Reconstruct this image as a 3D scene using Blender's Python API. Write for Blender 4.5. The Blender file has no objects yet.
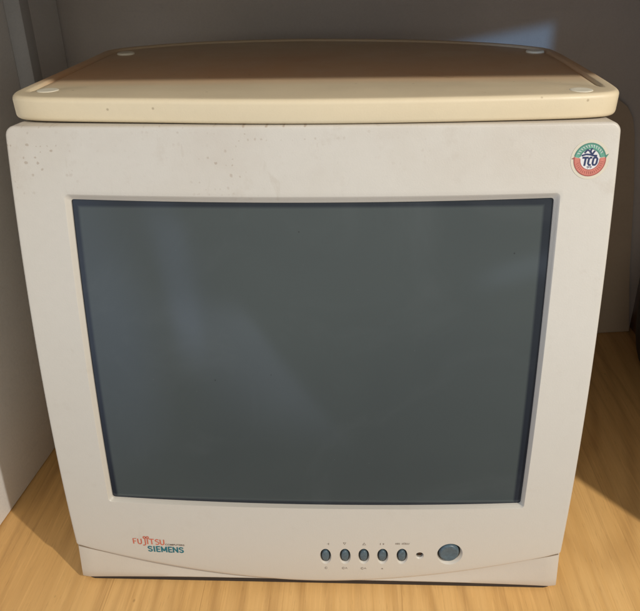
import bpy, bmesh, math, random
from mathutils import Vector, Matrix
random.seed(7)
scene = bpy.context.scene
COL = scene.collection
R = math.radians

# ------------------------------------------------------------------ helpers
def link(name, me, mat=None, parent=None, smooth=True, sharp=35):
    o = bpy.data.objects.new(name, me)
    COL.objects.link(o)
    if mat: me.materials.append(mat)
    if parent: o.parent = parent
    if smooth:
        for p in me.polygons: p.use_smooth = True
        me.set_sharp_from_angle(angle=R(sharp))
    return o

def mesh(name, verts, faces):
    me = bpy.data.meshes.new(name)
    me.from_pydata([tuple(v) for v in verts], [], faces)
    me.update()
    return me

def fix_normals(me):
    bm = bmesh.new(); bm.from_mesh(me)
    bmesh.ops.remove_doubles(bm, verts=bm.verts, dist=1e-6)
    bmesh.ops.recalc_face_normals(bm, faces=bm.faces)
    bm.to_mesh(me); bm.free(); me.update()

def rings_to_mesh(name, rings, cap_first=False, cap_last=False, loop=False):
    n = len(rings[0]); V = []; F = []
    for r in rings: V += r
    K = len(rings)
    for k in range(K if loop else K - 1):
        a, b = k * n, ((k + 1) % K) * n
        for i in range(n):
            j = (i + 1) % n
            F.append((a + i, a + j, b + j, b + i))
    if cap_first: F.append(tuple(range(n))[::-1])
    if cap_last: F.append(tuple(range((K - 1) * n, K * n)))
    me = mesh(name, V, F); fix_normals(me)
    return me

def tag(o, label=None, cat=None, group=None, kind=None):
    if label: o['label'] = label
    if cat: o['category'] = cat
    if group: o['group'] = group
    if kind: o['kind'] = kind
    return o

def empty(name, loc=(0, 0, 0)):
    o = bpy.data.objects.new(name, None); COL.objects.link(o)
    o.location = loc; o.empty_display_size = .05
    return o

def prism(name, poly, z0, z1, mat, bevel=.0015, parent=None):
    n = len(poly)
    V = [(x, y, z0) for x, y in poly] + [(x, y, z1) for x, y in poly]
    F = [tuple(range(n))[::-1], tuple(range(n, 2 * n))] + [(i, (i + 1) % n, n + (i + 1) % n, n + i) for i in range(n)]
    me = mesh(name, V, F); fix_normals(me)
    if bevel:
        bm = bmesh.new(); bm.from_mesh(me)
        bmesh.ops.bevel(bm, geom=bm.edges[:], offset=bevel, segments=2, affect='EDGES', profile=.5)
        bm.to_mesh(me); bm.free()
    return link(name, me, mat, parent)

# ------------------------------------------------------------------ materials
class NT:
    def __init__(s, name):
        s.m = bpy.data.materials.new(name); s.m.use_nodes = True
        s.t = s.m.node_tree; s.b = s.t.nodes['Principled BSDF']
    def n(s, typ, **kw):
        x = s.t.nodes.new(typ)
        for k, v in kw.items():
            if k[0] == '_': setattr(x, k[1:], v)
            else: x.inputs[k.replace('__', ' ')].default_value = v
        return x
    def l(s, a, b): s.t.links.new(a, b)
    def coord(s, scale=(1, 1, 1), rot=(0, 0, 0), loc=(0, 0, 0)):
        c = s.n('ShaderNodeTexCoord'); m = s.n('ShaderNodeMapping')
        m.inputs['Scale'].default_value = scale; m.inputs['Rotation'].default_value = rot; m.inputs['Location'].default_value = loc
        s.l(c.outputs['Object'], m.inputs['Vector']); return m.outputs['Vector']
    def noise(s, vec, scale, detail=3, rough=.5, dist=0):
        x = s.n('ShaderNodeTexNoise', Scale=scale, Detail=detail, Roughness=rough, Distortion=dist)
        s.l(vec, x.inputs['Vector']); return x.outputs['Fac']
    def ramp(s, fac, stops, interp='LINEAR'):
        r = s.n('ShaderNodeValToRGB'); r.color_ramp.interpolation = interp
        e = r.color_ramp.elements
        while len(e) < len(stops): e.new(.5)
        for q, (p, c) in zip(e, stops):
            q.position = p; q.color = (c, c, c, 1) if not hasattr(c, '__len__') else (*c, 1)
        s.l(fac, r.inputs['Fac']); return r.outputs['Color']
    def mix(s, fac, a, b, mode='MIX'):
        x = s.n('ShaderNodeMix', _data_type='RGBA', _blend_type=mode)
        for v, k in ((fac, 0), (a, 6), (b, 7)):
            if hasattr(v, 'is_linked') or hasattr(v, 'links'): s.l(v, x.inputs[k])
            elif hasattr(v, '__len__'): x.inputs[k].default_value = (*v, 1)
            else: x.inputs[k].default_value = v
        return x.outputs[2]
    def math(s, op, a, b=0):
        x = s.n('ShaderNodeMath', _operation=op)
        for v, k in ((a, 0), (b, 1)):
            if hasattr(v, 'links'): s.l(v, x.inputs[k])
            else: x.inputs[k].default_value = v
        return x.outputs[0]
    def bump(s, h, strength=.1, dist=.001):
        x = s.n('ShaderNodeBump', Strength=strength, Distance=dist)
        s.l(h, x.inputs['Height']); s.l(x.outputs['Normal'], s.b.inputs['Normal'])
    def base(s, c):
        if hasattr(c, 'links'): s.l(c, s.b.inputs['Base Color'])
        else: s.b.inputs['Base Color'].default_value = (*c, 1)
    def set(s, **kw):
        for k, v in kw.items():
            i = s.b.inputs[k.replace('__', ' ')]
            if hasattr(v, 'links'): s.l(v, i)
            else: i.default_value = v

def mat_plastic(name, col, stain_col, speckle=False, rough=.42, bump=.06, shade_and_specks=False):
    t = NT(name); v = t.coord()
    big = t.noise(v, 7, 4, .6)
    c = t.mix(t.ramp(big, [(.35, 0.), (.75, .55)]), col, stain_col)
    fine = t.noise(v, 160, 3, .6)
    c = t.mix(t.ramp(fine, [(.3, .0), (.8, .16)]), c, tuple(x * .82 for x in col))
    if speckle:
        sep = t.n('ShaderNodeSeparateXYZ'); t.l(v, sep.inputs[0])
        # dust / brown specks, densest on the upper left of the bezel
        vo = t.n('ShaderNodeTexVoronoi', Scale=250, _voronoi_dimensions='2D'); vo.inputs['Randomness'].default_value = 1
        cmb = t.n('ShaderNodeCombineXYZ'); t.l(sep.outputs[0], cmb.inputs[0]); t.l(sep.outputs[2], cmb.inputs[1])
        wob = t.n('ShaderNodeVectorMath', _operation='ADD'); nz = t.n('ShaderNodeTexNoise', Scale=300, Detail=2)
        t.l(v, nz.inputs['Vector']); sc_ = t.n('ShaderNodeVectorMath', _operation='SCALE'); sc_.inputs['Scale'].default_value = .0022
        t.l(nz.outputs['Color'], sc_.inputs[0]); t.l(cmb.outputs[0], wob.inputs[0]); t.l(sc_.outputs[0], wob.inputs[1])
        t.l(wob.outputs[0], vo.inputs['Vector'])
        sepc = t.n('ShaderNodeSeparateColor'); t.l(vo.outputs['Color'], sepc.inputs[0])
        size = t.math('MULTIPLY', t.math('POWER', sepc.outputs[1], 1.9), .33)
        dot = t.math('SUBTRACT', size, vo.outputs['Distance'])
        dot = t.ramp(dot, [(0., 0.), (.12, 1.)])
        keep = t.math('GREATER_THAN', sepc.outputs[0], .36)
        clump = t.ramp(t.noise(v, 15, 2), [(.42, .10), (.55, 1.)])
        zm = t.ramp(sep.outputs[2], [(.322, 0.), (.35, 1.)])
        mr = t.n('ShaderNodeMapRange'); t.l(sep.outputs[0], mr.inputs[0])
        mr.inputs[1].default_value = .10; mr.inputs[2].default_value = .0; mr.inputs[3].default_value = 0; mr.inputs[4].default_value = 1
        f = t.math('MULTIPLY', t.math('MULTIPLY', t.math('MULTIPLY', dot, keep), clump), t.math('MULTIPLY', zm, mr.outputs[0]))
        c = t.mix(t.math('MULTIPLY', f, .46), c, (.30, .20, .12))
        # scuffs: thin irregular scratches and smudges over the whole front
        scv = t.noise(t.coord(scale=(30, 30, 6), rot=(0, R(35), 0)), 3, 4, .65, 1.5)
        c = t.mix(t.ramp(scv, [(.66, 0.), (.74, .22)]), c, (.45, .38, .30))
        sm = t.noise(v, 38, 5, .7)
        c = t.mix(t.ramp(sm, [(.58, 0.), (.78, .28)]), c, (.43, .35, .27))
        # grimy film along the top
        film = t.math('MULTIPLY', t.ramp(t.noise(v, 14, 4, .6), [(.4, 0.), (.7, .5)]), zm)
        c = t.mix(t.math('MULTIPLY', film, .45), c, (.46, .37, .29))
        falloff = t.ramp(sep.outputs[2], [(0., .75), (.26, 0.)])  # light falloff put into the colour: darker towards the bottom
        c = t.mix(falloff, c, tuple(x * y for x, y in zip(col, (.85, .82, .77))))
    if shade_and_specks:   # brown of the shelf shadow painted in towards the back; then dark specks
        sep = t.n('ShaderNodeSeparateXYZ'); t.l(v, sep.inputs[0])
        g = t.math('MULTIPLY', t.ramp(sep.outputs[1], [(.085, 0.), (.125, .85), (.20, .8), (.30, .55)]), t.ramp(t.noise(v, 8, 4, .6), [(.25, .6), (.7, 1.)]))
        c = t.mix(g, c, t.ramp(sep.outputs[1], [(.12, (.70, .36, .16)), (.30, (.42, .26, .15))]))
        sp_ = t.n('ShaderNodeTexVoronoi', Scale=60); t.l(v, sp_.inputs['Vector'])
        c = t.mix(t.ramp(sp_.outputs['Distance'], [(.03, .5), (.07, 0.)]), c, (.25, .17, .09))
    t.base(c)
    t.set(Roughness=t.ramp(t.noise(v, 30, 3), [(.3, rough - .06), (.7, rough + .1)]))
    t.set(IOR=1.46)
    t.bump(t.noise(v, 900, 3), bump * 2.2, .0006)
    return t.m

def mat_flat(name, col, rough=.45, var=.15, scale=60):
    t = NT(name); v = t.coord()
    f = t.noise(v, scale, 3)
    t.base(t.mix(t.ramp(f, [(.3, 0.), (.7, 1.)]), col, tuple(x * (1 - var) for x in col)))
    t.set(Roughness=rough); return t.m

def mat_wall(name, col, col2, rough=.55):
    t = NT(name); v = t.coord()
    c = t.mix(t.ramp(t.noise(v, 5, 5, .6), [(.3, 0.), (.7, 1.)]), col, col2)
    c = t.mix(t.ramp(t.noise(v, 90, 3, .7), [(.62, 0.), (.8, .25)]), c, tuple(x * .6 for x in col))
    c = t.mix(t.ramp(t.noise(v, 520, 2, .7), [(.4, .16), (.6, 0.)]), c, tuple(x * .7 for x in col))
    c = t.mix(t.ramp(t.noise(t.coord(scale=(3, 3, 30), rot=(0, R(25), 0)), 4, 4, .6), [(.62, 0.), (.72, .12)]), c, tuple(x * .55 for x in col))
    t.base(c); t.set(Roughness=rough)
    t.bump(t.noise(v, 260, 4), .15, .0008)
    return t.m

def mat_wood(name, light, mid, dark, rough=.42):
    t = NT(name)
    vd = t.coord(scale=(7, 1.1, 1), rot=(0, 0, R(-4)))
    warp = t.noise(vd, 1.3, 3, .5, .5)
    wv = t.n('ShaderNodeTexWave', Scale=.9, Distortion=11, Detail=4, _wave_type='BANDS', _bands_direction='X')
    wv.inputs['Detail Scale'].default_value = .9
    vv = t.coord(scale=(17, 2.0, 1), rot=(0, 0, R(-5)), loc=(.3, .37, 0))
    t.l(vv, wv.inputs['Vector'])
    c = t.mix(t.ramp(warp, [(.3, 0.), (.72, 1.)]), light, mid)
    c = t.mix(t.math('MULTIPLY', t.ramp(wv.outputs['Fac'], [(.0, .45), (.10, .22), (.28, .06), (.7, 0.)]), t.ramp(t.noise(t.coord(scale=(5, 1.5, 1), loc=(3, 1, 0)), 1.5, 3), [(.35, .15), (.65, 1.)])), c, dark)
    rot = (0, 0, R(-4))
    # cathedral figure: long nested arches
    rg = t.n('ShaderNodeTexWave', Scale=2.1, Distortion=2.6, Detail=4, _wave_type='RINGS', _rings_direction='Z')
    rg.inputs['Detail Scale'].default_value = 1.6
    t.l(t.coord(scale=(6.5, 1.25, 1), rot=(0, 0, R(-6)), loc=(-1.75, -.62, 0)), rg.inputs['Vector'])
    rgm = t.ramp(t.noise(t.coord(scale=(4, 2, 1), loc=(7, 2, 0)), 1.6, 3), [(.38, .25), (.62, 1.)])
    c = t.mix(t.math('MULTIPLY', t.ramp(rg.outputs['Fac'], [(.0, .55), (.14, .30), (.45, 0.)]), rgm), c, dark)
    vf = t.coord(scale=(520, 7, 1), rot=rot)
    fine = t.noise(vf, 1, 4, .7)
    c = t.mix(t.ramp(fine, [(.34, .26), (.46, 0.)]), c, dark)
    vm = t.coord(scale=(150, 2.2, 1), rot=rot)
    c = t.mix(t.ramp(t.noise(vm, 1, 5, .7), [(.36, .6), (.52, 0.)]), c, mid)
    c = t.mix(t.ramp(t.noise(t.coord(scale=(210, 1.6, 1), rot=rot, loc=(2, 5, 0)), 1, 3, .6, .6), [(.30, .55), (.37, 0.)]), c, dark)
    vl = t.coord(scale=(330, 12, 1), rot=rot)
    c = t.mix(t.ramp(t.noise(vl, 1, 3, .7), [(.54, 0.), (.70, .28)]), c, tuple(min(1, x * 1.22) for x in light))
    c = t.mix(t.ramp(t.noise(t.coord(scale=(900, 60, 1), rot=rot), 1, 2, .5), [(.28, .3), (.38, 0.)]), c, tuple(x * .8 for x in dark))
    # dark pin knots and specks
    vk = t.n('ShaderNodeTexVoronoi', Scale=16); t.l(t.coord(scale=(1.4, .8, 1)), vk.inputs['Vector'])
    c = t.mix(t.ramp(vk.outputs['Distance'], [(.012, .6), (.035, 0.)]), c, tuple(x * .35 for x in dark))
    t.base(c)
    t.set(Roughness=t.ramp(fine, [(.3, rough + .12), (.6, rough)]))
    t.bump(fine, .12, .0006)
    return t.m

M = {}
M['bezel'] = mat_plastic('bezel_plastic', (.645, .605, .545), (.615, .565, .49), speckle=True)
M['housing'] = mat_plastic('housing_plastic', (.62, .55, .45), (.55, .47, .36))
M['trim'] = mat_plastic('trim_plastic', (.58, .53, .46), (.54, .485, .41))
M['board'] = mat_plastic('yellowed_plastic', (.79, .675, .475), (.73, .595, .395), rough=.46, shade_and_specks=True)
M['pad'] = mat_flat('pad_plastic', (.95, .90, .74), .4, .08)
M['ink_grey'] = mat_flat('printed_ink', (.17, .12, .09), .6)
M['red'] = mat_flat('red_ink', (.62, .13, .07), .5)
M['brown'] = mat_flat('brown_ink', (.12, .07, .05), .5)
M['teal'] = mat_flat('teal_ink', (.005, .15, .19), .5)
M['st_base'] = mat_flat('sticker_film', (.68, .62, .50), .3, .05)
M['st_green'] = mat_flat('sticker_green', (.15, .40, .29), .35, .3, 300)
M['st_dgreen'] = mat_flat('sticker_dark_green', (.07, .22, .17), .35)
M['st_red'] = mat_flat('sticker_red', (.66, .22, .17), .35, .25, 300)
M['st_dred'] = mat_flat('sticker_dark_red', (.40, .10, .08), .35)
M['st_white'] = mat_flat('sticker_white', (.74, .72, .72), .35, .05)
M['st_navy'] = mat_flat('sticker_navy', (.02, .035, .11), .35)
M['button'] = mat_flat('button_plastic', (.088, .135, .165), .38, .3, 500)
M['dark'] = mat_flat('dark_void', (.012, .013, .012), .6)
M['led'] = mat_flat('led_lens', (.02, .009, .008), .3)
M['rubber_and_shade'] = mat_flat('foot_rubber_and_gap_shade', (.035, .024, .018), .8)  # feet, and the painted gap shade under the chin
M['seam_shade'] = mat_flat('seam_crease_shadow', (.25, .19, .13), .7)
M['black'] = mat_flat('black_case_fabric', (.012, .014, .018), .5)
M['white_board'] = mat_wall('white_melamine', (.84, .83, .82), (.78, .77, .75))
M['grey_board'] = mat_wall('grey_back_board', (.56, .50, .45), (.47, .42, .375))
M['strip'] = mat_wall('grey_metal_strip', (.44, .43, .42), (.36, .35, .35), .4)
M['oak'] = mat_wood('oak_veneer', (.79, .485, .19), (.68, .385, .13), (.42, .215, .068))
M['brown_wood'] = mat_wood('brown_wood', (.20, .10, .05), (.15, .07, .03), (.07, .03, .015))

def mat_screen():
    t = NT('crt_glass'); v = t.coord()
    sep = t.n('ShaderNodeSeparateXYZ'); t.l(v, sep.inputs[0])
    ax = t.math('ABSOLUTE', sep.outputs[0])
    dx = t.math('MINIMUM', t.math('SUBTRACT', .1605, sep.outputs[0]), t.math('ADD', .1617, sep.outputs[0]))
    dz = t.math('SUBTRACT', .1205, t.math('ABSOLUTE', t.math('SUBTRACT', sep.outputs[2], .1995)))
    d = t.math('MINIMUM', dx, dz)
    f = t.ramp(t.math('ADD', t.math('MULTIPLY', d, 300), .5), [(.2, 0.), (.8, 1.)])
    cloud = t.noise(v, 6, 3)
    ph = t.mix(t.ramp(cloud, [(.3, 0.), (.7, 1.)]), (.062, .074, .073), (.052, .062, .063))
    c = t.mix(f, (.013, .017, .025), ph)
    # a few dust specks and fingermarks
    vo = t.n('ShaderNodeTexVoronoi', Scale=34); t.l(v, vo.inputs['Vector'])
    c = t.mix(t.ramp(vo.outputs['Distance'], [(.014, .8), (.024, 0.)]), c, (.02, .02, .02))
    vo2 = t.n('ShaderNodeTexVoronoi', Scale=55); t.l(v, vo2.inputs['Vector'])
    c = t.mix(t.ramp(vo2.outputs['Distance'], [(.010, .3), (.018, 0.)]), c, (.30, .31, .31))
    smear = t.ramp(t.noise(v, 9, 5, .6, 1.2), [(.5, 0.), (.75, .10)])
    c = t.mix(smear, c, (.16, .17, .18))
    t.base(c)
    t.set(Roughness=t.ramp(t.noise(v, 12, 4), [(.3, .06), (.7, .12)]), IOR=1.52)
    t.set(Coat__Weight=.0)
    return t.m
M['screen'] = mat_screen()

# ------------------------------------------------------------------ monitor front surface
HT = .3745; A, B, T = .0047, .011, .0199
def s(x, z):
    q = (z - HT / 2) / (HT / 2)
    return A * (x / .205) ** 2 + B * q * q + T * q
def half_w(z):
    q = (z - HT / 2) / (HT / 2)
    return (.4051 + (.41 - .4051) * z / HT) / 2 + .0006 * (1 - q * q) + .0014
def seam(x): return -.0085 + .0345 * (abs(x) / .2045) ** 1.9

FLOOR = -.017
monitor = empty('crt_monitor', (0, 0, FLOOR))
tag(monitor, 'old beige CRT computer monitor with grey switched-off screen standing on the oak shelf', 'monitor')
def part(name, me, mat, parent=None, **k):
    """a mesh written in scene coordinates, parented without moving it"""
    o = link(name, me, mat, None, **k)
    p = parent or monitor
    o.parent = p
    base = Vector((0, 0, 0)); q = p
    while q: base += q.location; q = q.parent
    o.location = -base + Vector((0, 0, 0))
    # keep coordinates of the material in scene units
    return o

# contours: counter-clockwise seen from the front, same count on both loops
NS, NA = 44, 8
def loop_pts(corners, radii, bottom=None, bow=None):
    """corners BL,BR,TR,TL (x,z); rounded; bottom: function of x for the lower side"""
    pts = []
    for i in range(4):
        p0, p1, p2 = Vector(corners[i - 1]), Vector(corners[i]), Vector(corners[(i + 1) % 4])
        r = radii[i]
        a = p1 + (p0 - p1).normalized() * r; b = p1 + (p2 - p1).normalized() * r
        for k in range(NA + 1):
            t = k / NA
            # circular-ish arc via rational quadratic
            w = .7071; den = (1 - t) ** 2 + 2 * w * t * (1 - t) + t * t
            pts.append((a * (1 - t) ** 2 + p1 * 2 * w * t * (1 - t) + b * t * t) / den)
        # straight side to next corner
        q1, q2 = Vector(corners[(i + 1) % 4]), Vector(corners[(i + 2) % 4])
        c = q1 + (p1 - q1).normalized() * radii[(i + 1) % 4]
        for k in range(1, NS):
            t = k / NS
            q = b.lerp(c, t)
            if i == 0 and bottom: q = Vector((q.x, bottom(q.x)))
            if i in (1, 3) and bottom: q = Vector((half_w(q.y) * (1 if i == 1 else -1), q.y))
            if bow and i == 0: q = Vector((q.x, q.y - bow[0] * 4 * t * (1 - t)))
            if bow and i == 2: q = Vector((q.x, q.y - bow[1] * 4 * t * (1 - t)))
            pts.append(q)
    return pts
def offset(pts, d):
    n = len(pts); out = []
    for i in range(n):
        t = (pts[(i + 1) % n] - pts[i - 1])
        t.normalize()
        out.append(pts[i] + Vector((-t.y, t.x)) * (d[i] if isinstance(d, list) else d))   # inward for CCW
    return out

zc = seam(.2035)
outer = loop_pts([(-half_w(zc), zc), (half_w(zc), zc), (half_w(HT), HT), (-half_w(HT), HT)], [.0034, .0034, .0065, .0065], bottom=seam)
bev_o = loop_pts([(-.1683, .0765), (.1680, .0765), (.1701, .3300), (-.1693, .3300)], [.003] * 4, bow=(.0008, .0012))
bev_i = loop_pts([(-.1660, .0778), (.1662, .0778), (.1669, .3255), (-.1661, .3255)], [.0022] * 4, bow=(.0022, .0018))
def rec(z):  # bevel depth: shallow at the bottom of the opening, deep at the top
    return .0036

def build_bezel():
    rings = []
    rf = []      # softer, wider roll along the smile-shaped lower lip
    for p in outer:
        lip = max(0, 1 - abs(p.y - seam(p.x)) / .002) if p.y < .04 else 0
        rf.append(.0018 + .0034 * lip * (1 - (p.x / .206) ** 4))
    n = len(outer)
    # back ring (outer side wall), side wall, fillet
    back = offset(outer, .004); rings.append([(p.x, s(p.x, p.y) + .050, p.y) for p in back])
    mid = offset(outer, .001); rings.append([(p.x, s(p.x, p.y) + .018, p.y) for p in mid])
    for k in range(0, 7):
        a = k / 6 * math.pi / 2
        pp = offset(outer, [r * (1 - math.cos(a)) for r in rf])
        rings.append([(p.x, s(p.x, p.y) + r * (1 - math.sin(a)), p.y) for p, r in zip(pp, rf)])
    inn = offset(outer, rf)
    KK = 16
    for k in range(1, KK + 1):
        t = k / KK
        rings.append([((p.lerp(q, t)).x, s(*p.lerp(q, t)), (p.lerp(q, t)).y) for p, q in zip(inn, bev_o)])
    # crisp edge rounding, bevel, then back inside
    for t, dd in ((.06, .03), (.35, .35), (.7, .7), (1, 1)):
        rings.append([((p.lerp(q, t)).x, s(*p.lerp(q, t)) + rec(p.y) * dd, (p.lerp(q, t)).y) for p, q in zip(bev_o, bev_i)])
    rings.append([(p.x, s(p.x, p.y) + .028, p.y) for p in bev_i])
    wide = offset(bev_i, -.008)
    rings.append([(p.x, s(p.x, p.y) + .045, p.y) for p in wide])
    return rings_to_mesh('bezel', rings, loop=True)

BTN = [(.0090, .0243), (.0253, .0247), (.0409, .0250), (.0566, .0252), (.0727, .0254)]
LED = (.0874, .0261); PWR = (.1116, .0290)
BRX, BRZ = .0042, .0076     # oval control buttons
PR = .0093                  # power button
def ellipse(cx, cz, rx, rz, y, n=40, slant=0):
    out = []
    for i in range(n):
        a = 2 * math.pi * i / n
        x = cx + rx * math.cos(a) + slant * rz * math.sin(a); z = cz + rz * math.sin(a)
        out.append((x, y(x, z), z))
    return out
def cutter(cx, cz, rx, rz, flare, dx=0, dz=0, depth=.0018):
    R_ = []
    for f, d, o in ((1 + flare * 1.9, -.0016, 1.9), (1 + flare, 0, 1), (1.0, depth, 0), (1.0, .009, 0)):
        R_.append(ellipse(cx + dx * o, cz + dz * o, rx * f, rz * f, lambda x, z: s(x, z) + d))
    return rings_to_mesh('cut', R_, True, True)

bz = bpy.data.objects.new('bezel', build_bezel()); COL.objects.link(bz)
cutters = []
for cx, cz in BTN: cutters.append(cutter(cx, cz, BRX, BRZ, .15, 0, -.0006, .0012))
cutters.append(cutter(*LED, .0029, .0031, .2, 0, -.0003, .001))
cutters.append(cutter(*PWR, PR, PR * 1.12, .14, .0007, -.0016, .0020))
bmc = bmesh.new()
for me in cutters: bmc.from_mesh(me)
cm = bpy.data.meshes.new('cut'); bmc.to_mesh(cm); bmc.free()
co = bpy.data.objects.new('cut', cm); COL.objects.link(co)
md = bz.modifiers.new('b', 'BOOLEAN'); md.operation = 'DIFFERENCE'; md.object = co; md.solver = 'EXACT'
dg = bpy.context.evaluated_depsgraph_get()
bme = bpy.data.meshes.new_from_object(bz.evaluated_get(dg))
bpy.data.objects.remove(bz); bpy.data.objects.remove(co)
bme.materials.clear()
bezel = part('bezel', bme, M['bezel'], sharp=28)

# chin trim below the smile-shaped seam
def build_trim():
    ZB = FLOOR + .0034; n = 70; prof = []
    cols = []
    for i in range(n + 1):
        u = -1 + 2 * i / n
        x = u * (half_w(0) - .0001)
        # rounded vertical ends
        e = max(0, (abs(u) - .992) / .008)
        yb = -.0042 + .0022 * (1 - u ** 4) + .0012 * e * e
        top = seam(x) + .012
        yt = s(x, top) + .0022 + .0095 * (1 - u * u) + .0012 * e * e
        ztop = seam(x)
        yfront_top = max(s(x, ztop) + .0008 + .0012 * (1 - u ** 4), yb + .0002 + .004 * (1 - u ** 4)) + .0012 * e * e
        c = []
        xb = x * 1.008
        c.append((xb, yb + .05, ZB))
        c.append((xb, yb + .004, ZB)); c.append((xb, yb + .0012, ZB + .0006)); c.append((xb, yb + .0003, ZB + .0022))
        for k in range(1, 6):
            t = k / 5
            c.append((xb + (x - xb) * t, yb * (1 - t) + yfront_top * t, (ZB + .0022) * (1 - t) + ztop * t))
        c.append((x, yt + .001, top))
        c.append((x, yb + .05, top))
        cols.append(c)
    V = [v for c in cols for v in c]; m = len(cols[0]); F = []
    for i in range(n):
        for k in range(m):
            l = (k + 1) % m
            F.append((i * m + k, (i + 1) * m + k, (i + 1) * m + l, i * m + l))
    F.append(tuple(range(m))); F.append(tuple(range(n * m, n * m + m)))
    me = mesh('chin_trim', V, F); fix_normals(me); return me
trim = part('chin_trim', build_trim(), M['trim'])

# narrow dark strip painting the crease shadow between bezel and chin
def build_seam_shade():
    V = []; F = []; n = 60
    for i in range(n + 1):
        x = -.2025 + .405 * i / n
        g = (.0004 + .0006 * max(0, -x / .2)) * min(1, (.2035 - abs(x)) / .03) + .0001
        z = seam(x)
        yf = max(s(x, z) + .0012, -.0042 + .0022 * (1 - (x / .2) ** 4) + .0008)
        V += [(x, yf + .012, z + .001), (x, yf - .0006, z + .0006), (x, yf - .0006, z - g), (x, yf + .012, z - g)]
    for i in range(n):
        for k in range(4):
            l = (k + 1) % 4; F.append((4 * i + k, 4 * i + 4 + k, 4 * i + 4 + l, 4 * i + l))
    me = mesh('seam_shade_strip', V, F); fix_normals(me); return me
part('seam_shade_strip', build_seam_shade(), M['seam_shade'], smooth=False)

# dark strip under the chin, standing in for the shaded gap
def build_gap_shade():
    pts = [(-.200, .0000), (-.196, -.0012), (.196, -.0012), (.200, .0000), (.200, .06), (-.200, .06)]
    return rings_to_mesh('gap_shade_strip', [[(x, y, z) for x, y in pts] for z in (FLOOR + .0003, FLOOR + .0036)], True, True)
part('gap_shade_strip', build_gap_shade(), M['rubber_and_shade'], smooth=False)

# glass
def build_glass():
    V = []; F = []; n = 48
    for j in range(n + 1):
        for i in range(n + 1):
            x = -.178 + .356 * i / n; z = .062 + .272 * j / n
            q = (z - HT / 2) / (HT / 2)
            y = s(x, z) + .0050 - .0040 * max(0, 1 - (x / .168) ** 2) * max(0, 1 - ((z - .2) / .126) ** 2)
            V.append((x, y, z))
    for j in range(n):
        for i in range(n):
            a = j * (n + 1) + i; F.append((a, a + 1, a + n + 2, a + n + 1))
    me = mesh('screen', V, F); return me
screen = part('screen', build_glass(), M['screen'])
tag(screen, 'dark grey switched-off picture tube glass with black border')

# rear housing (tapering tube cover)
def build_housing():
    rings = []
    for y, hw, z0, z1, r in ((.040, .198, -.008, .370, .012), (.07, .1985, -.008, .375, .014), (.20, .196, -.008, .3747, .016),
                             (.235, .185, 0, .366, .02), (.30, .155, .03, .33, .03), (.355, .130, .05, .30, .035), (.36, .125, .055, .295, .035)):
        pts = loop_pts([(-hw, z0), (hw, z0), (hw, z1), (-hw, z1)], [r] * 4)
        rings.append([(p.x, y, p.y) for p in pts])
    return rings_to_mesh('rear_housing', rings, True, True)
part('rear_housing', build_housing(), M['housing'])
for sx in (-1, 1):
    for yy in (.02, .19):
        rr = []
        for r_, z in ((.009, FLOOR), (.010, FLOOR + .001), (.010, FLOOR + .009)):
            rr.append([(sx * .165 + r_ * math.cos(a * math.pi / 12), yy + r_ * math.sin(a * math.pi / 12), z) for a in range(24)])
        part('foot', rings_to_mesh('foot', rr, True, True), M['rubber_and_shade'])

# buttons
def dome(name, cx, cz, rx, rz, h, mat, base=.004, dish=0, parent=None):
    rings = [ellipse(cx, cz, rx, rz, lambda x, z: s(x, z) + base + .004), ]
    for k in range(9):
        a = k / 8 * math.pi / 2
        f = 1 - .22 * (1 - math.cos(a)) if k < 8 else .78
        f = .80 + .20 * math.cos(a)
        yy = base - h * math.sin(a)
        rings.append(ellipse(cx, cz, rx * f, rz * f, lambda x, z: s(x, z) + yy))
    for f in (.6, .4, .2, .05):
        rings.append(ellipse(cx, cz, rx * f, rz * f, lambda x, z: s(x, z) + base - h + dish * (1 - (f / .8) ** 2)))
    return part(name, rings_to_mesh(name, rings, False, True), mat, parent)
def well(name, cx, cz, rx, rz):
    return part(name, rings_to_mesh(name, [ellipse(cx, cz, rx * 1.02, rz * 1.02, lambda x, z: s(x, z) + .0088),
                                           ellipse(cx, cz, rx * .999, rz * .999, lambda x, z: s(x, z) + .0015)], True, False), M['dark'], smooth=True)
for cx, cz in BTN:
    b = dome('control_button', cx, cz, BRX * .77, BRZ * .79, .0030, M['button'], .0026, -.0003)
    well('button_well', cx, cz, BRX, BRZ)
dome('indicator_lamp', LED[0], LED[1], .0020, .0021, .001, M['led'], .0025)
well('lamp_well', LED[0], LED[1], .0029, .0031)
dome('power_button', PWR[0], PWR[1], PR * .90, PR * 1.01, .0034, M['button'], .0022, .0007)
well('button_well', PWR[0], PWR[1], PR, PR * 1.12)

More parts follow.
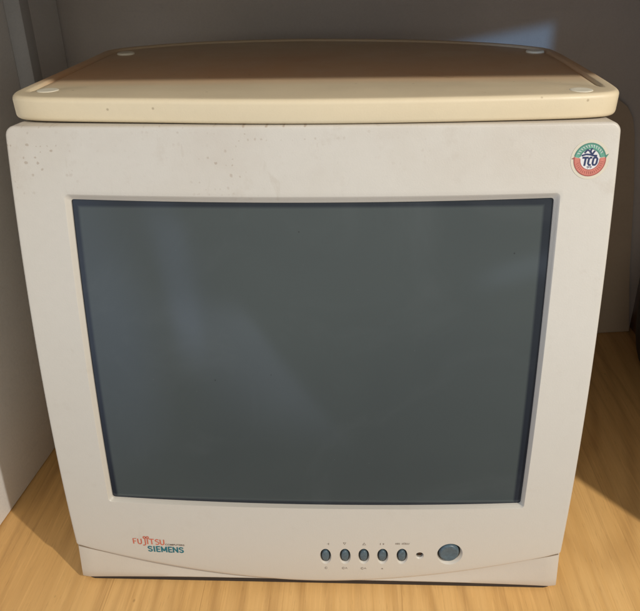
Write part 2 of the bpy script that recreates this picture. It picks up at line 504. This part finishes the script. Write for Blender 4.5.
# ---------------------------------------------------------------- print on the bezel
LIFT = .00022
def face_mesh(name, V2, F, mat, parent=None, lift=LIFT):
    me = mesh(name, [(x, s(x, z) - lift, z) for x, z in V2], F)
    return part(name, me, mat, parent, smooth=False)
def ribbons(name, strokes, w, mat, parent=None, lift=LIFT):
    V = []; F = []
    for st in strokes:
        P = [Vector(p) for p in st]; n0 = len(V)
        for i, p in enumerate(P):
            d = (P[min(i + 1, len(P) - 1)] - P[max(i - 1, 0)]).normalized()
            nrm = Vector((-d.y, d.x)) * w / 2
            V += [p + nrm, p - nrm]
        for i in range(len(P) - 1):
            a = n0 + 2 * i; F.append((a, a + 1, a + 3, a + 2))
    return face_mesh(name, [(v.x, v.y) for v in V], F, mat, parent, lift)
def text(name, body, x0, x1, z0, z1, mat, parent=None, shear=0, rot=0, lift=LIFT, bold=0):
    cu = bpy.data.curves.new('t', 'FONT'); cu.body = body; cu.offset = bold; cu.resolution_u = 4; cu.size = 1
    o = bpy.data.objects.new('t', cu); COL.objects.link(o)
    dg = bpy.context.evaluated_depsgraph_get(); dg.update()
    me = bpy.data.meshes.new_from_object(o.evaluated_get(dg))
    bpy.data.objects.remove(o); bpy.data.curves.remove(cu)
    xs = [v.co.x for v in me.vertices]; ys = [v.co.y for v in me.vertices]
    a, b, c, d = min(xs), max(xs), min(ys), max(ys)
    for v in me.vertices:
        fx = (v.co.x - a) / (b - a); fy = (v.co.y - c) / (d - c)
        x = x0 + (x1 - x0) * fx + shear * (fy - .5) * (z1 - z0); z = z0 + (z1 - z0) * fy + rot * (x - x0)
        v.co = (x, s(x, z) - lift, z)
    me.materials.clear(); me.name = name
    return part(name, me, mat, parent, smooth=False)

# maker's name: red thin lettering with looped mark over the J, small brown word, teal bold word
def arc(cx, cz, rx, rz, a0, a1, n=12):
    return [(cx + rx * math.cos(R(a0 + (a1 - a0) * i / n)), cz + rz * math.sin(R(a0 + (a1 - a0) * i / n))) for i in range(n + 1)]
LX, LZ, LH = -.1532, .0318, .0058
def L(x, z): return (LX + x * .0262, LZ + z * LH)
st = []
def S(*pts): st.append([L(*p) for p in pts])
S((0, 0), (0, 1), (.10, 1)); S((0, .52), (.085, .52))                                   # F
st.append([L(.15, 1)] + [L(*p) for p in arc(.205, .3, .055, .3, 180, 360)] + [L(.26, 1)])  # U
st.append([L(.31, -.22)] + [L(*p) for p in arc(.33, .02, .06, .25, 250, 360, 6)] + [L(.39, 1.0)])   # J
S((.465, 0), (.465, 1.0))                                                               # I
st.append([L(.4275 + .085 * math.cos(a) / (1 + math.sin(a) ** 2), 1.28 + .55 * math.sin(a) * math.cos(a) / (1 + math.sin(a) ** 2)) for a in [k * math.pi / 18 for k in range(37)]])
S((.52, 1), (.68, 1)); S((.60, 0), (.60, 1))                                            # T
st.append([L(*p) for p in ((.83, .9), (.78, 1), (.74, .9), (.72, .75), (.75, .58), (.80, .48), (.84, .32), (.82, .1), (.77, 0), (.72, .08))])
st.append([L(.88, 1)] + [L(*p) for p in arc(.94, .3, .055, .3, 180, 360)] + [L(1.0, 1)])
ribbons('red_lettering', st, .00092, M['red'])
text('small_lettering', 'COMPUTERS', -.1262, -.1098, .0313, .0331, M['brown'], bold=.01)
TX, TZ, TW, TH = -.1420, .0238, .00415, .0056
tl = []
def G(i, *pts): tl.append([(TX + (i + p[0] * .80) * TW * 1.12 + .0004, TZ + p[1] * TH - .00002 * i) for p in pts])
off = [0, 1.0, 1.55, 2.5, 3.75, 4.65, 5.75]
def es(i):
    G(i, (.92, .80), (.80, .93), (.5, 1.0), (.2, .93), (.08, .76), (.2, .60), (.5, .52), (.8, .42), (.92, .25), (.80, .07), (.5, 0), (.2, .07), (.06, .2))
def ee(i):
    G(i, (.1, -.08), (.1, 1.08)); G(i, (.1, 1), (.9, 1)); G(i, (.1, .5), (.82, .5)); G(i, (.1, 0), (.9, 0))
es(off[0]); G(off[1], (.2, -.08), (.2, 1.08)); ee(off[2])
i = off[3]; G(i, (.05, -.08), (.05, 1.08)); G(i, (1.15, -.08), (1.15, 1.08)); G(i, (.05, 1.0), (.60, .15)); G(i, (1.15, 1.0), (.60, .15))
ee(off[4]); i = off[5]; G(i, (.05, -.08), (.05, 1.08)); G(i, (1.0, -.08), (1.0, 1.08)); G(i, (.05, 1.0), (1.0, 0)); es(off[6])
ribbons('teal_lettering', tl, .00125, M['teal'])

# tiny marks above and below the buttons
def tri(cx, cz, r, up): 
    q = 1 if up else -1
    return [[(cx - r, cz - q * r), (cx, cz + q * r), (cx + r, cz - q * r), (cx - r, cz - q * r)]]
w = .00035
ribbons('button_mark', [[(.0118, .0370), (.0118, .0392)], [(.0105, .0381), (.0112, .0381)]], w, M['ink_grey'])
ribbons('button_mark', tri(.0250, .0387, .0011, False), w, M['ink_grey'])
ribbons('button_mark', tri(.0412, .0387, .0012, True), w, M['ink_grey'])
ribbons('button_mark', [[(.0545, .0377), (.0545, .0398)], [(.0562, .0388), (.0578, .0388)], [(.0570, .0380), (.0570, .0396)]], w, M['ink_grey'])
ribbons('button_mark', [[(.0672 + i * .00105, .0382), (.0672 + i * .00105 + (.0004 if i % 3 == 1 else 0), .0402)] for i in range(11) if i not in (4,)]
        + [[(.0672, .0392), (.0683, .0392)], [(.0735, .0402), (.0748, .0402)]], .0003, M['ink_grey'])
ribbons('button_mark', [arc(.0094, .0105, .001, .001, 30, 330)], w, M['ink_grey'])
for cx in (.0253, .0412):
    ribbons('button_mark', [arc(cx - .0014, .0106, .0009, .0011, 20, 340), [(cx + .0003, .0099), (cx + .0010, .0115), (cx + .0019, .0099)]], w, M['ink_grey'])
ribbons('button_mark', [[(.0558, .0105), (.0575, .0105)], [(.0566, .0098), (.0566, .0112)]], w, M['ink_grey'])

# certification sticker
SX, SZ = .1873, .3512; SR = .0108
def disc(name, r, mat, parent, lift, n=64, r0=0, a0=0, a1=360, sz=1):
    V = []; F = []
    full = (a1 - a0) >= 360
    for k in range(n + (0 if full else 1)):
        a = R(a0 + (a1 - a0) * k / n)
        V.append((SX + r0 * math.cos(a), SZ + r0 * math.sin(a))); V.append((SX + r * math.cos(a), SZ + r * math.sin(a)))
    m = len(V) // 2
    for k in range(m if full else m - 1):
        j = (k + 1) % m
        F.append((2 * k, 2 * k + 1, 2 * j + 1, 2 * j))
    me = mesh(name, [(x, s(x, z) - lift, z) for x, z in V], F)
    if r0 == 0: fix_normals(me)
    return part(name, me, mat, parent, smooth=False)
stk = disc('round_sticker', SR * 1.17, M['st_base'], None, .0002)
tag(stk, 'round green and red environmental label with dark blue letters')
disc('white_centre', SR * .66, M['st_white'], stk, .00034)
disc('green_arc', SR * .93, M['st_green'], stk, .00038, r0=SR * .66, a0=10, a1=170)
disc('red_arc', SR * .93, M['st_red'], stk, .00038, r0=SR * .60, a0=172, a1=368)
disc('dark_green_outline', SR * .99, M['st_dgreen'], stk, .00042, r0=SR * .92, a0=12, a1=168)
disc('dark_green_outline', SR * .67, M['st_dgreen'], stk, .00044, r0=SR * .61, a0=12, a1=165)
disc('dark_red_outline', SR * .99, M['st_dred'], stk, .00042, r0=SR * .93, a0=174, a1=366)
disc('dark_red_outline', SR * .62, M['st_dred'], stk, .00044, r0=SR * .58, a0=176, a1=364)
def P(x, z): return (SX + x * SR, SZ + z * SR)
face_mesh('green_arrow_tip', [P(.97, .08), P(1.14, .34), P(.88, .22)], [(0, 1, 2)], M['st_dgreen'], stk, .00046)
face_mesh('red_arrow_tip', [P(-.93, .03), P(-1.13, .06), P(-.90, .20)], [(0, 2, 1)], M['st_dred'], stk, .00046)
# pale illegible lettering marks round both arcs
marks = []
for a in list(range(30, 155, 11)):
    marks.append([P(.73 * math.cos(R(a)), .73 * math.sin(R(a))), P(.87 * math.cos(R(a + 3)), .87 * math.sin(R(a + 3)))])
    marks.append([P(.85 * math.cos(R(a)), .85 * math.sin(R(a))), P(.86 * math.cos(R(a + 6)), .86 * math.sin(R(a + 6)))])
ribbons('pale_lettering', marks, .00035, M['st_white'], stk, .0005)
ribbons('red_lettering', [[P(.70 * math.cos(R(a)), .70 * math.sin(R(a))), P(.86 * math.cos(R(a + 2)), .86 * math.sin(R(a + 2)))] for a in range(196, 350, 9)],
        .0003, M['st_dred'], stk, .0005)
ribbons('blue_lettering', [[P(-.46, .12), P(-.08, .12)], [P(-.25, .16), P(-.31, -.36)],
    [P(.14, .12), P(.02, .12), P(-.06, .02), P(-.09, -.22), P(-.04, -.31), P(.08, -.31)],
    [P(.24, .12), P(.40, .12), P(.46, .04), P(.42, -.22), P(.34, -.31), P(.22, -.31), P(.18, -.22), P(.22, .04), P(.26, .12)]], .00125, M['st_navy'], stk, .0005)
text('blue_lettering', '99', SX - SR * .16, SX + SR * .14, SZ - SR * .52, SZ - SR * .38, M['st_navy'], stk, lift=.0005)
ribbons('blue_emblem', [[P(-.52, .24), P(-.25, .32), P(0, .30), P(.2, .24), P(.42, .23)], [P(-.36, .40), P(-.18, .58), P(0, .48), P(.08, .34)],
                        [P(-.02, .40), P(.05, .62), P(.12, .66)], [P(.12, .30), P(.22, .46), P(.28, .52)]], .0011, M['st_navy'], stk, .00052)

# ------------------------------------------------------------------ board on top of the monitor
ZP = .3914; ZPB = .3749
ctrl = [(0, .0316), (.06, .0325), (.1126, .0352), (.165, .0392), (.1880, .0425), (.2015, .0470), (.2080, .0545), (.2105, .068), (.2112, .11), (.2108, .18),
        (.2088, .2270), (.2055, .2415), (.1965, .2530), (.178, .270), (.150, .287), (.10, .306), (.04, .319), (-.0234, .3255), (-.08, .3215), (-.1239, .3125),
        (-.158, .2985), (-.185, .282), (-.1975, .270), (-.2035, .256), (-.2045, .235), (-.2058, .19), (-.2080, .13), (-.2098, .085), (-.2095, .066), (-.2040, .0535),
        (-.190, .0465), (-.165, .0428), (-.1047, .0378), (-.05, .0335)]
def catmull(P, sub=8):
    n = len(P); out = []
    for i in range(n):
        p0, p1, p2, p3 = (Vector(P[(i + k) % n]) for k in (-1, 0, 1, 2))
        for k in range(sub):
            t = k / sub
            out.append(.5 * ((2 * p1) + (p2 - p0) * t + (2 * p0 - 5 * p1 + 4 * p2 - p3) * t * t + (3 * p1 - p0 - 3 * p2 + p3) * t ** 3))
    return out
out_b = catmull(ctrl)
board = empty('plastic_board', (0, .17, ZPB))
tag(board, 'yellowed cream plastic board with rounded corners lying flat on the monitor top', 'board')
def build_board():
    rings = []
    c = out_b
    def ring(d, z, wfun=None, dz=0):
        return [(p.x, p.y, z - (dz * wfun(p) if wfun else 0)) for p in offset(c, d)]
    rings.append(ring(.012, ZPB + .004)); rings.append(ring(.008, ZPB))
    rf = .003
    for k in range(5):
        a = k / 4 * math.pi / 2
        rings.append(ring(.0006 + rf * (1 - math.sin(a)), ZPB + rf * (1 - math.cos(a))))
    for k in range(6):
        a = k / 5 * math.pi / 2
        rings.append(ring(.0002 + .0035 * (1 - math.cos(a)), ZP - .0035 + .0035 * math.sin(a)))
    def wf(p):   # raised rim along the sides and back, fading out towards the front edge
        t = min(1, max(0, (p.y - .060) / .02)); return t * t * (3 - 2 * t)
    rings.append(ring(.0080, ZP))
    rings.append(ring(.0088, ZP, wf, .0003)); rings.append(ring(.0098, ZP, wf, .0022)); rings.append(ring(.0112, ZP, wf, .0024))
    rings.append(ring(.0124, ZP, wf, .0014)); rings.append(ring(.016, ZP, wf, .0013))
    cen = Vector((0, .17)); last = offset(c, .016)
    def wi(y):
        q = min(1, max(0, (y - .058) / .05)); return q * q * (3 - 2 * q)
    for f in [1 - k / 24 for k in range(1, 24)] + [.01]:
        ring_ = []
        for p in last:
            q = cen + (p - cen) * f
            g = min(1, (1 - f) * 4); g = g * g * (3 - 2 * g)
            ring_.append((q.x, q.y, ZP - .0013 * (wf(p) * (1 - g) + wi(q.y) * g)))
        rings.append(ring_)
    return rings_to_mesh('board_top', rings, True, True)
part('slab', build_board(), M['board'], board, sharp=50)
for px, py in ((-.1845, .0625), (.1845, .0625), (-.1845, .2346), (.1845, .2346)):
    ca, sa = math.cos(-.043), math.sin(-.043)
    x = px * ca - (py - .1) * sa; y = .1 + (py - .1) * ca + px * sa
    rr = []
    for r_, z in ((.0080, -.003), (.0079, .0001), (.0074, .0008), (.0064, .0010), (.004, .0009), (.0005, .0008)):
        rr.append([(x + r_ * math.cos(a * math.pi / 20), y + r_ * math.sin(a * math.pi / 20), ZP - .0006 + z) for a in range(40)])
    part('foot_pad', rings_to_mesh('foot_pad', rr, True, True), M['pad'], board)

# ------------------------------------------------------------------ the cupboard niche round it
SL = .085
def lx(y): return -.3084 + SL * (y - .0589)
BKL = (lx(.37), .37); BKR = (.420, .452)
FR = -.10
floor = prism('shelf_floor', [(-.36, FR), (.475, FR), (.475, .50), (-.36, .50)], FLOOR - .022, FLOOR, M['oak']); tag(floor, kind='structure')
lw = prism('left_wall', [(lx(FR), FR), (lx(.365), .365), (lx(.365) - .018, .365), (lx(FR) - .018, FR)], FLOOR + .0005, .5385, M['white_board']); tag(lw, kind='structure')
bw = prism('back_wall', [(BKL[0] - .04, BKL[1] - .0045), BKR, (BKR[0], BKR[1] + .016), (BKL[0] - .04, BKL[1] + .016)], FLOOR + .0005, .5385, M['grey_board']); tag(bw, kind='structure')
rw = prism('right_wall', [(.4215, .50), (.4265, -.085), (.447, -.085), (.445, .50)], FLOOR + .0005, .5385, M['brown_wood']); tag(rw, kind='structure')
us = prism('upper_shelf', [(-.36, FR), (.475, FR), (.475, .50), (-.36, .50)], .539, .559, M['grey_board']); tag(us, kind='structure')

# upright metal strip on the left wall
def strip():
    a = []
    y0, y1 = .258, .282
    return [(lx(y0) + .0002, y0), (lx(y0) + .0135, y0 + .0045), (lx(y1) + .0135, y1 - .004), (lx(y1) + .0002, y1)]
sp = prism('wall_strip', strip(), FLOOR + .001, .538, M['strip'], bevel=.0005)
tag(sp, 'pale grey upright strip running up the left side wall near the corner', 'wall strip')

# panel with a rounded top corner standing against the back wall
pn = []
for x, z in [(-.05, FLOOR + .0006), (.417, FLOOR + .0006), (.400, .08), (.385, .19), (.372, .262), (.3665, .281), (.3575, .295), (.345, .304), (.328, .309), (-.05, .315)]:
    yb_ = BKL[1] + (x - BKL[0]) * (BKR[1] - BKL[1]) / (BKR[0] - BKL[0])
    pn.append((x, yb_ - .0015, z))
nV = len(pn); Vp = pn + [(x, y - .005, z) for x, y, z in pn]
mp = mesh('back_panel', Vp, [tuple(range(nV)), tuple(range(nV, 2 * nV))] + [(i, (i + 1) % nV, nV + (i + 1) % nV, nV + i) for i in range(nV)])
fix_normals(mp)
M['tan'] = mat_wall('tan_board', (.46, .36, .26), (.39, .30, .21))
tag(link('leaning_panel', mp, M['tan']), 'brown panel with rounded top corner standing behind the monitor against the back wall', 'panel')

# dark rounded case at the far right
def build_case():
    rings = []
    for k in range(15):
        a = -math.pi / 2 + math.pi * k / 14
        r = max(.002, math.cos(a)) ** .6; z = .060 + .076 * math.sin(a)
        rings.append([(.405 + .0135 * r * math.cos(b * math.pi / 14), .33 + .07 * r * math.sin(b * math.pi / 14), z) for b in range(28)])
    return rings_to_mesh('black_case', rings, True, True)

cs = link('black_case', build_case(), M['black'])
tag(cs, 'black rounded case almost cut off at the right edge, beside the dark side wall', 'case')

# ------------------------------------------------------------------ light
w = bpy.data.worlds.new('World'); scene.world = w; w.use_nodes = True
nt = w.node_tree; bg = nt.nodes['Background']
tc = nt.nodes.new('ShaderNodeTexCoord')
# the dim room behind the viewer, as seen in the glass: (gx, gz) = direction projected on a wall in front of the screen
def wm(op, a, b=0, c_=None):
    q = nt.nodes.new('ShaderNodeMath'); q.operation = op
    for k, v in enumerate((a, b, c_)):
        if v is None: continue
        if hasattr(v, 'links'): nt.links.new(v, q.inputs[k])
        else: q.inputs[k].default_value = v
    return q.outputs[0]
def step(v, a, b):     # smooth 0..1 from a to b (also falling when a > b)
    q = nt.nodes.new('ShaderNodeMapRange'); q.interpolation_type = 'SMOOTHSTEP'
    nt.links.new(v, q.inputs[0])
    q.inputs[1].default_value = min(a, b); q.inputs[2].default_value = max(a, b)
    return q.outputs[0] if a < b else wm('SUBTRACT', 1, q.outputs[0])
def addc(prev, fac, col):
    mx = nt.nodes.new('ShaderNodeMix'); mx.data_type = 'RGBA'; mx.blend_type = 'ADD'; mx.clamp_factor = False
    nt.links.new(fac, mx.inputs[0])
    if hasattr(prev, 'links'): nt.links.new(prev, mx.inputs[6])
    else: mx.inputs[6].default_value = (*prev, 1)
    mx.inputs[7].default_value = (*col, 1)
    return mx.outputs[2]
sx_ = nt.nodes.new('ShaderNodeSeparateXYZ'); nt.links.new(tc.outputs['Generated'], sx_.inputs[0])
fy = wm('MAXIMUM', wm('MULTIPLY', sx_.outputs[1], -1), .05)
gx = wm('DIVIDE', sx_.outputs[0], fy); gz = wm('DIVIDE', sx_.outputs[2], fy)
front = step(sx_.outputs[1], -.1, -.4)
nzw = nt.nodes.new('ShaderNodeTexNoise'); nzw.inputs['Scale'].default_value = 3.5; nzw.inputs['Detail'].default_value = 4
nt.links.new(tc.outputs['Generated'], nzw.inputs['Vector'])
cloudy = wm('ADD', .55, wm('MULTIPLY', nzw.outputs['Fac'], .9))
c = addc((.175, .145, .122), wm('MULTIPLY', wm('MULTIPLY', front, cloudy), step(gz, -.85, .12)), (.40, .44, .43))
c = addc(c, wm('MULTIPLY', wm('MULTIPLY', front, cloudy), wm('MULTIPLY', step(gx, -.36, -.50), step(gz, -.95, -.25))), (.26, .36, .58))
band = wm('MULTIPLY', wm('MULTIPLY', step(gx, -.375, -.335), step(gx, -.275, -.31)), wm('MULTIPLY', step(gz, -.42, -.2), step(gz, .16, .02)))
c = addc(c, wm('MULTIPLY', front, band), (.30, .39, .62))
# slanting wedge of light, added for the diagonal reflection in the glass
dq = wm('ADD', wm('ADD', gz, .135), wm('MULTIPLY', wm('ADD', gx, .202), 2.31))      # 0 on the edge, negative to the lower left
wedge = wm('MULTIPLY', step(dq, .03, -.05), step(dq, -.75, -.05))
wedge = wm('MULTIPLY', wedge, wm('MULTIPLY', step(gz, -.10, -.22), step(gz, -.75, -.35)))
c = addc(c, wm('MULTIPLY', front, wedge), (.36, .42, .58))
sm_ = wm('MULTIPLY', wm('MULTIPLY', step(gx, .24, .33), step(gx, .46, .38)), wm('MULTIPLY', step(gz, -.16, -.11), step(gz, -.06, -.10)))
c = addc(c, wm('MULTIPLY', front, sm_), (.32, .40, .52))
c = addc(c, step(sx_.outputs[2], -.5, -.95), (-.10, -.09, -.075))
nt.links.new(c, bg.inputs['Color']); bg.inputs['Strength'].default_value = 1.0

def lamp(name, typ, loc, target, energy, color, **kw):
    d = bpy.data.lights.new(name, typ); d.energy = energy; d.color = color
    for k, v in kw.items(): setattr(d, k, v)
    o = bpy.data.objects.new(name, d); COL.objects.link(o); o.location = loc
    o.rotation_euler = (Vector(target) - Vector(loc)).to_track_quat('-Z', 'Y').to_euler()
    return o
LP = (1.19, -1.12, 1.26)
lamp('ceiling_lamp', 'POINT', LP, (0, 0, .2), 112, (1, .935, .83), shadow_soft_size=.022)
# thin shaft of daylight from a gap behind the viewer: a lamp with a rectangular (window-shaped) aperture
DT = (.213, .43, .382)
dl = lamp('daylight_gap', 'SPOT', (.36, -.62, .585), DT, 14, (.25, .55, 1.0), spot_size=R(14), spot_blend=.1, shadow_soft_size=.002)
dl.data.use_nodes = True
ln = dl.data.node_tree; em = ln.nodes['Emission']
ltc = ln.nodes.new('ShaderNodeTexCoord'); lsp = ln.nodes.new('ShaderNodeSeparateXYZ'); ln.links.new(ltc.outputs['Normal'], lsp.inputs[0])
def lm(op, a, b):
    q = ln.nodes.new('ShaderNodeMath'); q.operation = op
    for k, v in enumerate((a, b)):
        if hasattr(v, 'links'): ln.links.new(v, q.inputs[k])
        else: q.inputs[k].default_value = v
    return q.outputs[0]
az = lm('ABSOLUTE', lsp.outputs[2], 0)
ux = lm('DIVIDE', lsp.outputs[0], az); uy = lm('DIVIDE', lsp.outputs[1], az)
def edge(v, c, wd):
    q = ln.nodes.new('ShaderNodeMapRange'); q.interpolation_type = 'SMOOTHSTEP'
    ln.links.new(v, q.inputs[0]); q.inputs[1].default_value = c - wd; q.inputs[2].default_value = c + wd
    return q.outputs[0]
UX = (-.075, .040); UYT = .0005
top_ = lm('SUBTRACT', lm('ADD', UYT, lm('MULTIPLY', ux, .16)), uy)
mask = lm('MULTIPLY', lm('MULTIPLY', edge(ux, UX[0], .035), lm('SUBTRACT', 1, edge(ux, UX[1], .009))), edge(top_, .001, .009))
mask = lm('MULTIPLY', mask, edge(uy, -.03, .01))
ln.links.new(mask, em.inputs['Strength'])

# ------------------------------------------------------------------ camera
pi_, ya, ro, f = .4841, -.0502, -.0195, 719.17
F = Vector((math.sin(ya) * math.cos(pi_), math.cos(ya) * math.cos(pi_), -math.sin(pi_)))
Rt = Vector((math.cos(ya), -math.sin(ya), 0)); U = Rt.cross(F)
R2 = Rt * math.cos(ro) + U * math.sin(ro); U2 = U * math.cos(ro) - Rt * math.sin(ro)
cd = bpy.data.cameras.new('camera'); cam = bpy.data.objects.new('camera', cd); COL.objects.link(cam)
m = Matrix((( R2.x, U2.x, -F.x, .0303), (R2.y, U2.y, -F.y, -.4439), (R2.z, U2.z, -F.z, .4904), (0, 0, 0, 1)))
cam.matrix_world = m
cd.sensor_width = 36; cd.lens = f / 640 * 36; cd.clip_start = .01; cd.clip_end = 100
scene.camera = cam
scene.view_settings.view_transform = 'Standard'; scene.view_settings.look = 'None'
scene.view_settings.exposure = 0; scene.view_settings.gamma = 1
scene.cycles.use_denoising = True
